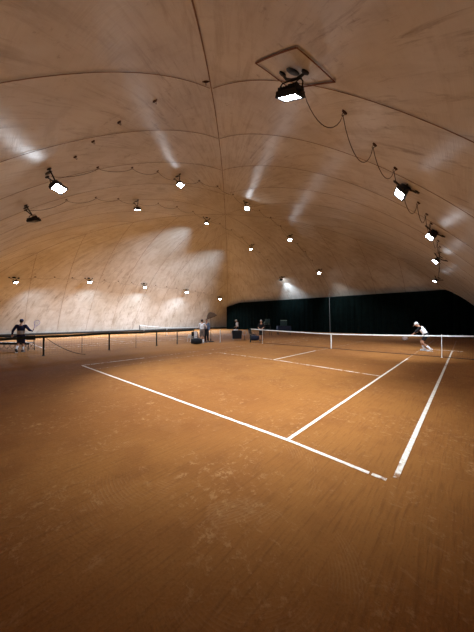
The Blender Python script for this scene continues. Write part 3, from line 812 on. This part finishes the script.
# towel draped over the left chair
tr = facing(.75, -.65)
bm = bmesh.new(); rs = []
for i in range(13):
    t = i / 12
    y, z = (.215 - .0 * t, .50 + .43 * t / .5) if t < .5 else (.34 + .02 * (t - .5), .93 - .55 * (t - .5) / .5)
    y = (.20 + t * .12) if t < .5 else .345
    rs.append([V((x, y + e, z + .01 * math.sin(x * 20))) for x, e in ((-.19, 0), (-.12, -.008), (-.04, .006), (.04, 0), (.04, .012), (-.04, .018), (-.12, .004), (-.19, .012))])
rings(bm, rs); o = obj('towel', bm, M['whitecloth'], None, True, (-3.42, 8.35, 0), tr); tag(o, 'white towel draped over the back of the left black chair', 'towel')
# racket bag leaning by the chairs
def bag(loc, rz, label, m, name='racket_bag', L=.78):
    root = empty(name, loc, rz, label, 'bag')
    bm = bmesh.new(); rs = []
    for i in range(13):
        t = i / 12; w = .11 + .07 * math.sin(PI * min(1, t * 1.15)) ** .8; h = .13 + .09 * math.sin(PI * (.12 + .80 * t)); x = -L / 2 + L * t
        rs.append([V((x, math.copysign(abs(math.cos(a)) ** .6, math.cos(a)) * w, .22 + math.copysign(abs(math.sin(a)) ** .6, math.sin(a)) * h)) for a in [2 * PI * q / 18 for q in range(18)]])
    rings(bm, rs)
    zmin = min(v.co.z for v in bm.verts)
    bmesh.ops.translate(bm, vec=(0, 0, -zmin), verts=bm.verts); b = obj('bag_body', bm, m, root)
    bm = bmesh.new(); tube(bm, [(-.16, 0, .42), (-.14, 0, .52), (0, 0, .57), (.14, 0, .52), (.16, 0, .42)], .012, 8); obj('carry_handle', bm, M['black'], root)
    bm = bmesh.new(); box(bm, (-.2, -.205, .10), (.2, -.16, .28), .02); obj('side_pocket', bm, m, b)
    return root
bag((-2.95, 8.15, 0), .6, 'black racket bag on the clay below the towel-draped chair', M['dark'])
# white ball basket to the left of the chairs
root = empty('ball_basket', (-4.75, 8.95, 0), .2, 'small white wire ball basket on legs left of the chairs', 'basket')
bm = bmesh.new()
for z, w in ((.32, .10), (.40, .12), (.48, .13), (.56, .14)): tube(bm, [(w, w, z), (-w, w, z), (-w, -w, z), (w, -w, z)], .007, 6, True)
for k in range(6):
    f = -1 + 2 * k / 5
    for a, b in (((f * .10, .10), (f * .14, .14)), ((f * .10, -.10), (f * .14, -.14)), ((.10, f * .10), (.14, f * .14)), ((-.10, f * .10), (-.14, f * .14))): tube(bm, [(*a, .32), (*b, .56)], .005, 6)
    tube(bm, [(f * .10, -.10, .32), (f * .10, .10, .32)], .005, 6)
obj('wire_basket', bm, M['white'], root, False)
for x in (-1, 1):
    bm = bmesh.new(); tube(bm, [(x * .14, -.14, .5), (x * .17, -.18, .01), (x * .17, .18, .01), (x * .14, .14, .5)], .009, 8); obj('leg', bm, M['white'], root)

# tilted brown parasol
root = empty('parasol', (-3.62, 10.12, 0), 0, 'small tilted brown parasol on a dark pole beside the courtside seats', 'parasol')
bm = bmesh.new(); tube(bm, [(0, 0, .05), (0, 0, 2.0), (.01, .01, 2.40)], [.022, .022, .02], 10); obj('pole', bm, M['wood'], root)
bm = bmesh.new(); lathe(bm, [(.24, 0), (.24, .04), (.20, .06), (.05, .07), (.035, .25), (.03, .25)], 24); obj('base', bm, M['black'], root)
ax = V((-.30, -.28, 1)).normalized(); Rm = Matrix((frame(ax)[0], frame(ax)[1], ax)).transposed().to_4x4(); Rm.translation = (.02, .01, 2.12)
bm = bmesh.new(); rs = []
for i in range(9):
    t = i / 8; rr = .03 + .44 * t
    rs.append([V((math.cos(a) * rr * (1 - .04 * t * (1 - math.cos(a * 8))), math.sin(a) * rr * (1 - .04 * t * (1 - math.cos(a * 8))), .30 - .46 * t ** 1.7)) for a in [2 * PI * q / 48 for q in range(48)]])
for i in range(8, -1, -1):
    t = i / 8; rr = .025 + .43 * t
    rs.append([V((math.cos(a) * rr * (1 - .04 * t * (1 - math.cos(a * 8))), math.sin(a) * rr * (1 - .04 * t * (1 - math.cos(a * 8))), .285 - .46 * t ** 1.7)) for a in [2 * PI * q / 48 for q in range(48)]])
rings(bm, rs); bmesh.ops.transform(bm, matrix=Rm, verts=bm.verts); can = obj('canopy', bm, M['brown'], root)
for k in range(8):
    a = 2 * PI * k / 8; bm = bmesh.new(); tube(bm, [V((math.cos(a) * r, math.sin(a) * r, z)) for r, z in ((.03, .25), (.23, .13), (.43, -.15))], .007, 6)
    bmesh.ops.transform(bm, matrix=Rm, verts=bm.verts); obj('rib', bm, M['wood'], can)
# white marker stake
root = empty('marker_stake', (-2.70, 10.30, 0), 0, 'thin white stake standing on the clay right of the parasol', 'post')
bm = bmesh.new(); tube(bm, [(0, 0, .02), (0, 0, 1.0)], .028, 10); obj('stake', bm, M['white'], root)
bm = bmesh.new(); lathe(bm, [(.06, 0), (.06, .02), (.04, .04), (.03, .05)], 18); obj('foot', bm, M['ring'], root)

# black ball cart with a white towel
root = empty('ball_cart', (-3.25, 12.85, 0), facing(-.676, .737), 'black covered ball cart on wheels left of the net post', 'cart')
bm = bmesh.new(); rs = []
for z, w, d in ((.12, .36, .26), (.16, .40, .30), (.70, .44, .34), (.80, .44, .34), (.84, .40, .30)):
    rs.append([V((math.copysign(abs(math.cos(a)) ** .35, math.cos(a)) * w, math.copysign(abs(math.sin(a)) ** .35, math.sin(a)) * d, z)) for a in [2 * PI * q / 28 for q in range(28)]])
rings(bm, rs); obj('cart_body', bm, M['dark'], root)
for x in (-.34, .34):
    for y in (-.22, .22):
        bm = bmesh.new(); tube(bm, [(x - .02, y, .06), (x + .02, y, .06)], .06, 14); obj('wheel', bm, M['ring'], root)
        bm = bmesh.new(); tube(bm, [(x, y, .06), (x, y, .17)], .014, 6); obj('caster_fork', bm, M['black'], root)
bm = bmesh.new(); tube(bm, [(-.44, -.2, .55), (-.56, -.2, .90), (-.56, .2, .90), (-.44, .2, .55)], .016, 8); obj('push_handle', bm, M['steel'], root)
bm = bmesh.new(); rs = []
for i in range(9):
    x = -.30 + .40 * i / 8; z = .855 + .02 * math.sin(i * 1.9) ** 2
    rs.append([V((x, -.12, z)), V((x, .1, z + .02)), V((x, .1, z + .045)), V((x, -.12, z + .03))])
rings(bm, rs); o = obj('folded_towel', bm, M['whitecloth'], None, True, (-3.25, 12.85, 0), facing(-.676, .737)); tag(o, 'white folded towel lying on top of the black ball cart', 'towel')
# second chair with bag and ring
chair((-2.35, 13.9, 0), facing(-.3, -.95), 'black chair right of the ball cart, beside the net post', M['dark'])
bag((-1.75, 13.45, 0), facing(-.676, .737), 'dark racket bag on the clay between black chair and net post', M['bluetarp'])
root = empty('ball_hoop', (-2.72, 13.25, 0), facing(-.676, .737) , 'grey upright hoop on a foot between ball cart and black chair', 'hoop')
bm = bmesh.new(); tube(bm, [(math.sin(t) * .17, 0, .62 + math.cos(t) * .20) for t in [2 * PI * q / 24 for q in range(24)]], .018, 8, True); obj('hoop', bm, M['ring'], root)
bm = bmesh.new(); tube(bm, [(0, 0, .02), (0, 0, .43)], .016, 8); obj('stem', bm, M['black'], root)
bm = bmesh.new(); lathe(bm, [(.15, 0), (.15, .02), (.04, .04)], 18); obj('foot', bm, M['black'], root)

# umpire chair and covered table far off in front of the curtain
root = empty('umpire_chair', (-4.72, 19.4, 0), facing(.75, -.65), 'tall dark umpire chair far off in front of the curtain', 'chair')
bm = bmesh.new(); box(bm, (-.27, -.22, 1.22), (.27, .26, 1.27), .01); obj('seat', bm, M['teal'], root)
bm = bmesh.new(); box(bm, (-.27, .24, 1.32), (.27, .29, 1.85), .015); obj('backrest', bm, M['teal'], root)
for x in (-1, 1):
    for y in (-1, 1):
        bm = bmesh.new(); tube(bm, [(x * .42, y * .46 + .02, 0), (x * .26, y * .22 + .02, 1.24)] + ([(x * .26, .27, 1.86)] if y > 0 else []), .022, 8); obj('leg', bm, M['black'], root)
    bm = bmesh.new(); tube(bm, [(x * .27, .26, 1.50), (x * .29, -.20, 1.50), (x * .27, -.22, 1.25)], .018, 8); obj('armrest', bm, M['glint'], root)  # armrests carry the painted glint colour
for k in range(4):
    z = .25 + .26 * k; bm = bmesh.new(); w = .40 - z * .12; box(bm, (-w, -.46 + z * .19, z), (w, -.36 + z * .19, z + .025), .004); obj('step', bm, M['black'], root)
root = empty('covered_table', (-4.30, 22.2, 0), facing(.7, -.7), 'dark covered table far off right of the umpire chair', 'table')
bm = bmesh.new(); rs = []
for z, w, d in ((.55, .83, .43), (.70, .82, .42), (1.0, .80, .40), (1.03, .78, .38)):
    rs.append([V((math.copysign(abs(math.cos(a)) ** .3, math.cos(a)) * w + .015 * math.sin(a * 18) * (1.03 - z), math.copysign(abs(math.sin(a)) ** .3, math.sin(a)) * d, z)) for a in [2 * PI * q / 48 for q in range(48)]])
rings(bm, rs); obj('cover', bm, M['bluetarp'], root)
for x in (-.7, .7):
    for y in (-.32, .32): bm = bmesh.new(); box(bm, (x - .03, y - .03, 0), (x + .03, y + .03, .98), .004); obj('leg', bm, M['black'], root)
root = empty('scoreboard', (-4.30, 22.2, 1.03), facing(.7, -.7), 'small dark flip board with a painted pale glint along its top edge on the covered table', 'board')
bm = bmesh.new(); box(bm, (-.40, -.02, .02), (.40, .03, .62), .01); obj('board_panel', bm, M['teal'], root)
bm = bmesh.new(); box(bm, (-.38, -.05, .62), (.38, .06, .68), .01); obj('top_rail', bm, M['glint'], root)  # pale rail colour stands in for a greenish glint of light
for x in (-.3, .3): bm = bmesh.new(); box(bm, (x - .03, -.12, 0), (x + .03, .12, .025), .004); obj('foot', bm, M['black'], root)

# ------------------------------------------------------------------ camera, world, view
cam = bpy.data.cameras.new('camera'); co = bpy.data.objects.new('camera', cam); C.objects.link(co)
F, cx, cy, cz, yaw, pit, rol = 248.43, 11.548, -3.271, 1.804, .74242, .01377, -.00144
fw = V((-math.sin(yaw) * math.cos(pit), math.cos(yaw) * math.cos(pit), math.sin(pit)))
r0 = V((math.cos(yaw), math.sin(yaw), 0)); u0 = r0.cross(fw)
r = r0 * math.cos(rol) + u0 * math.sin(rol); u = -r0 * math.sin(rol) + u0 * math.cos(rol)
m = Matrix((r, u, -fw)).transposed().to_4x4(); m.translation = (cx, cy, cz); co.matrix_world = m
cam.sensor_fit = 'HORIZONTAL'; cam.sensor_width = 36; cam.lens = F / 474 * 36; cam.clip_start = .05; cam.clip_end = 200
S.camera = co
w = bpy.data.worlds.new('night'); S.world = w; w.use_nodes = True
w.node_tree.nodes['Background'].inputs[0].default_value = (.01, .012, .016, 1); w.node_tree.nodes['Background'].inputs[1].default_value = .2
S.view_settings.view_transform = 'Standard'; S.view_settings.look = 'None'; S.view_settings.gamma = 1; S.view_settings.use_curve_mapping = False
S.view_settings.exposure = 0.0
S.cycles.diffuse_bounces = 8; S.cycles.max_bounces = 12
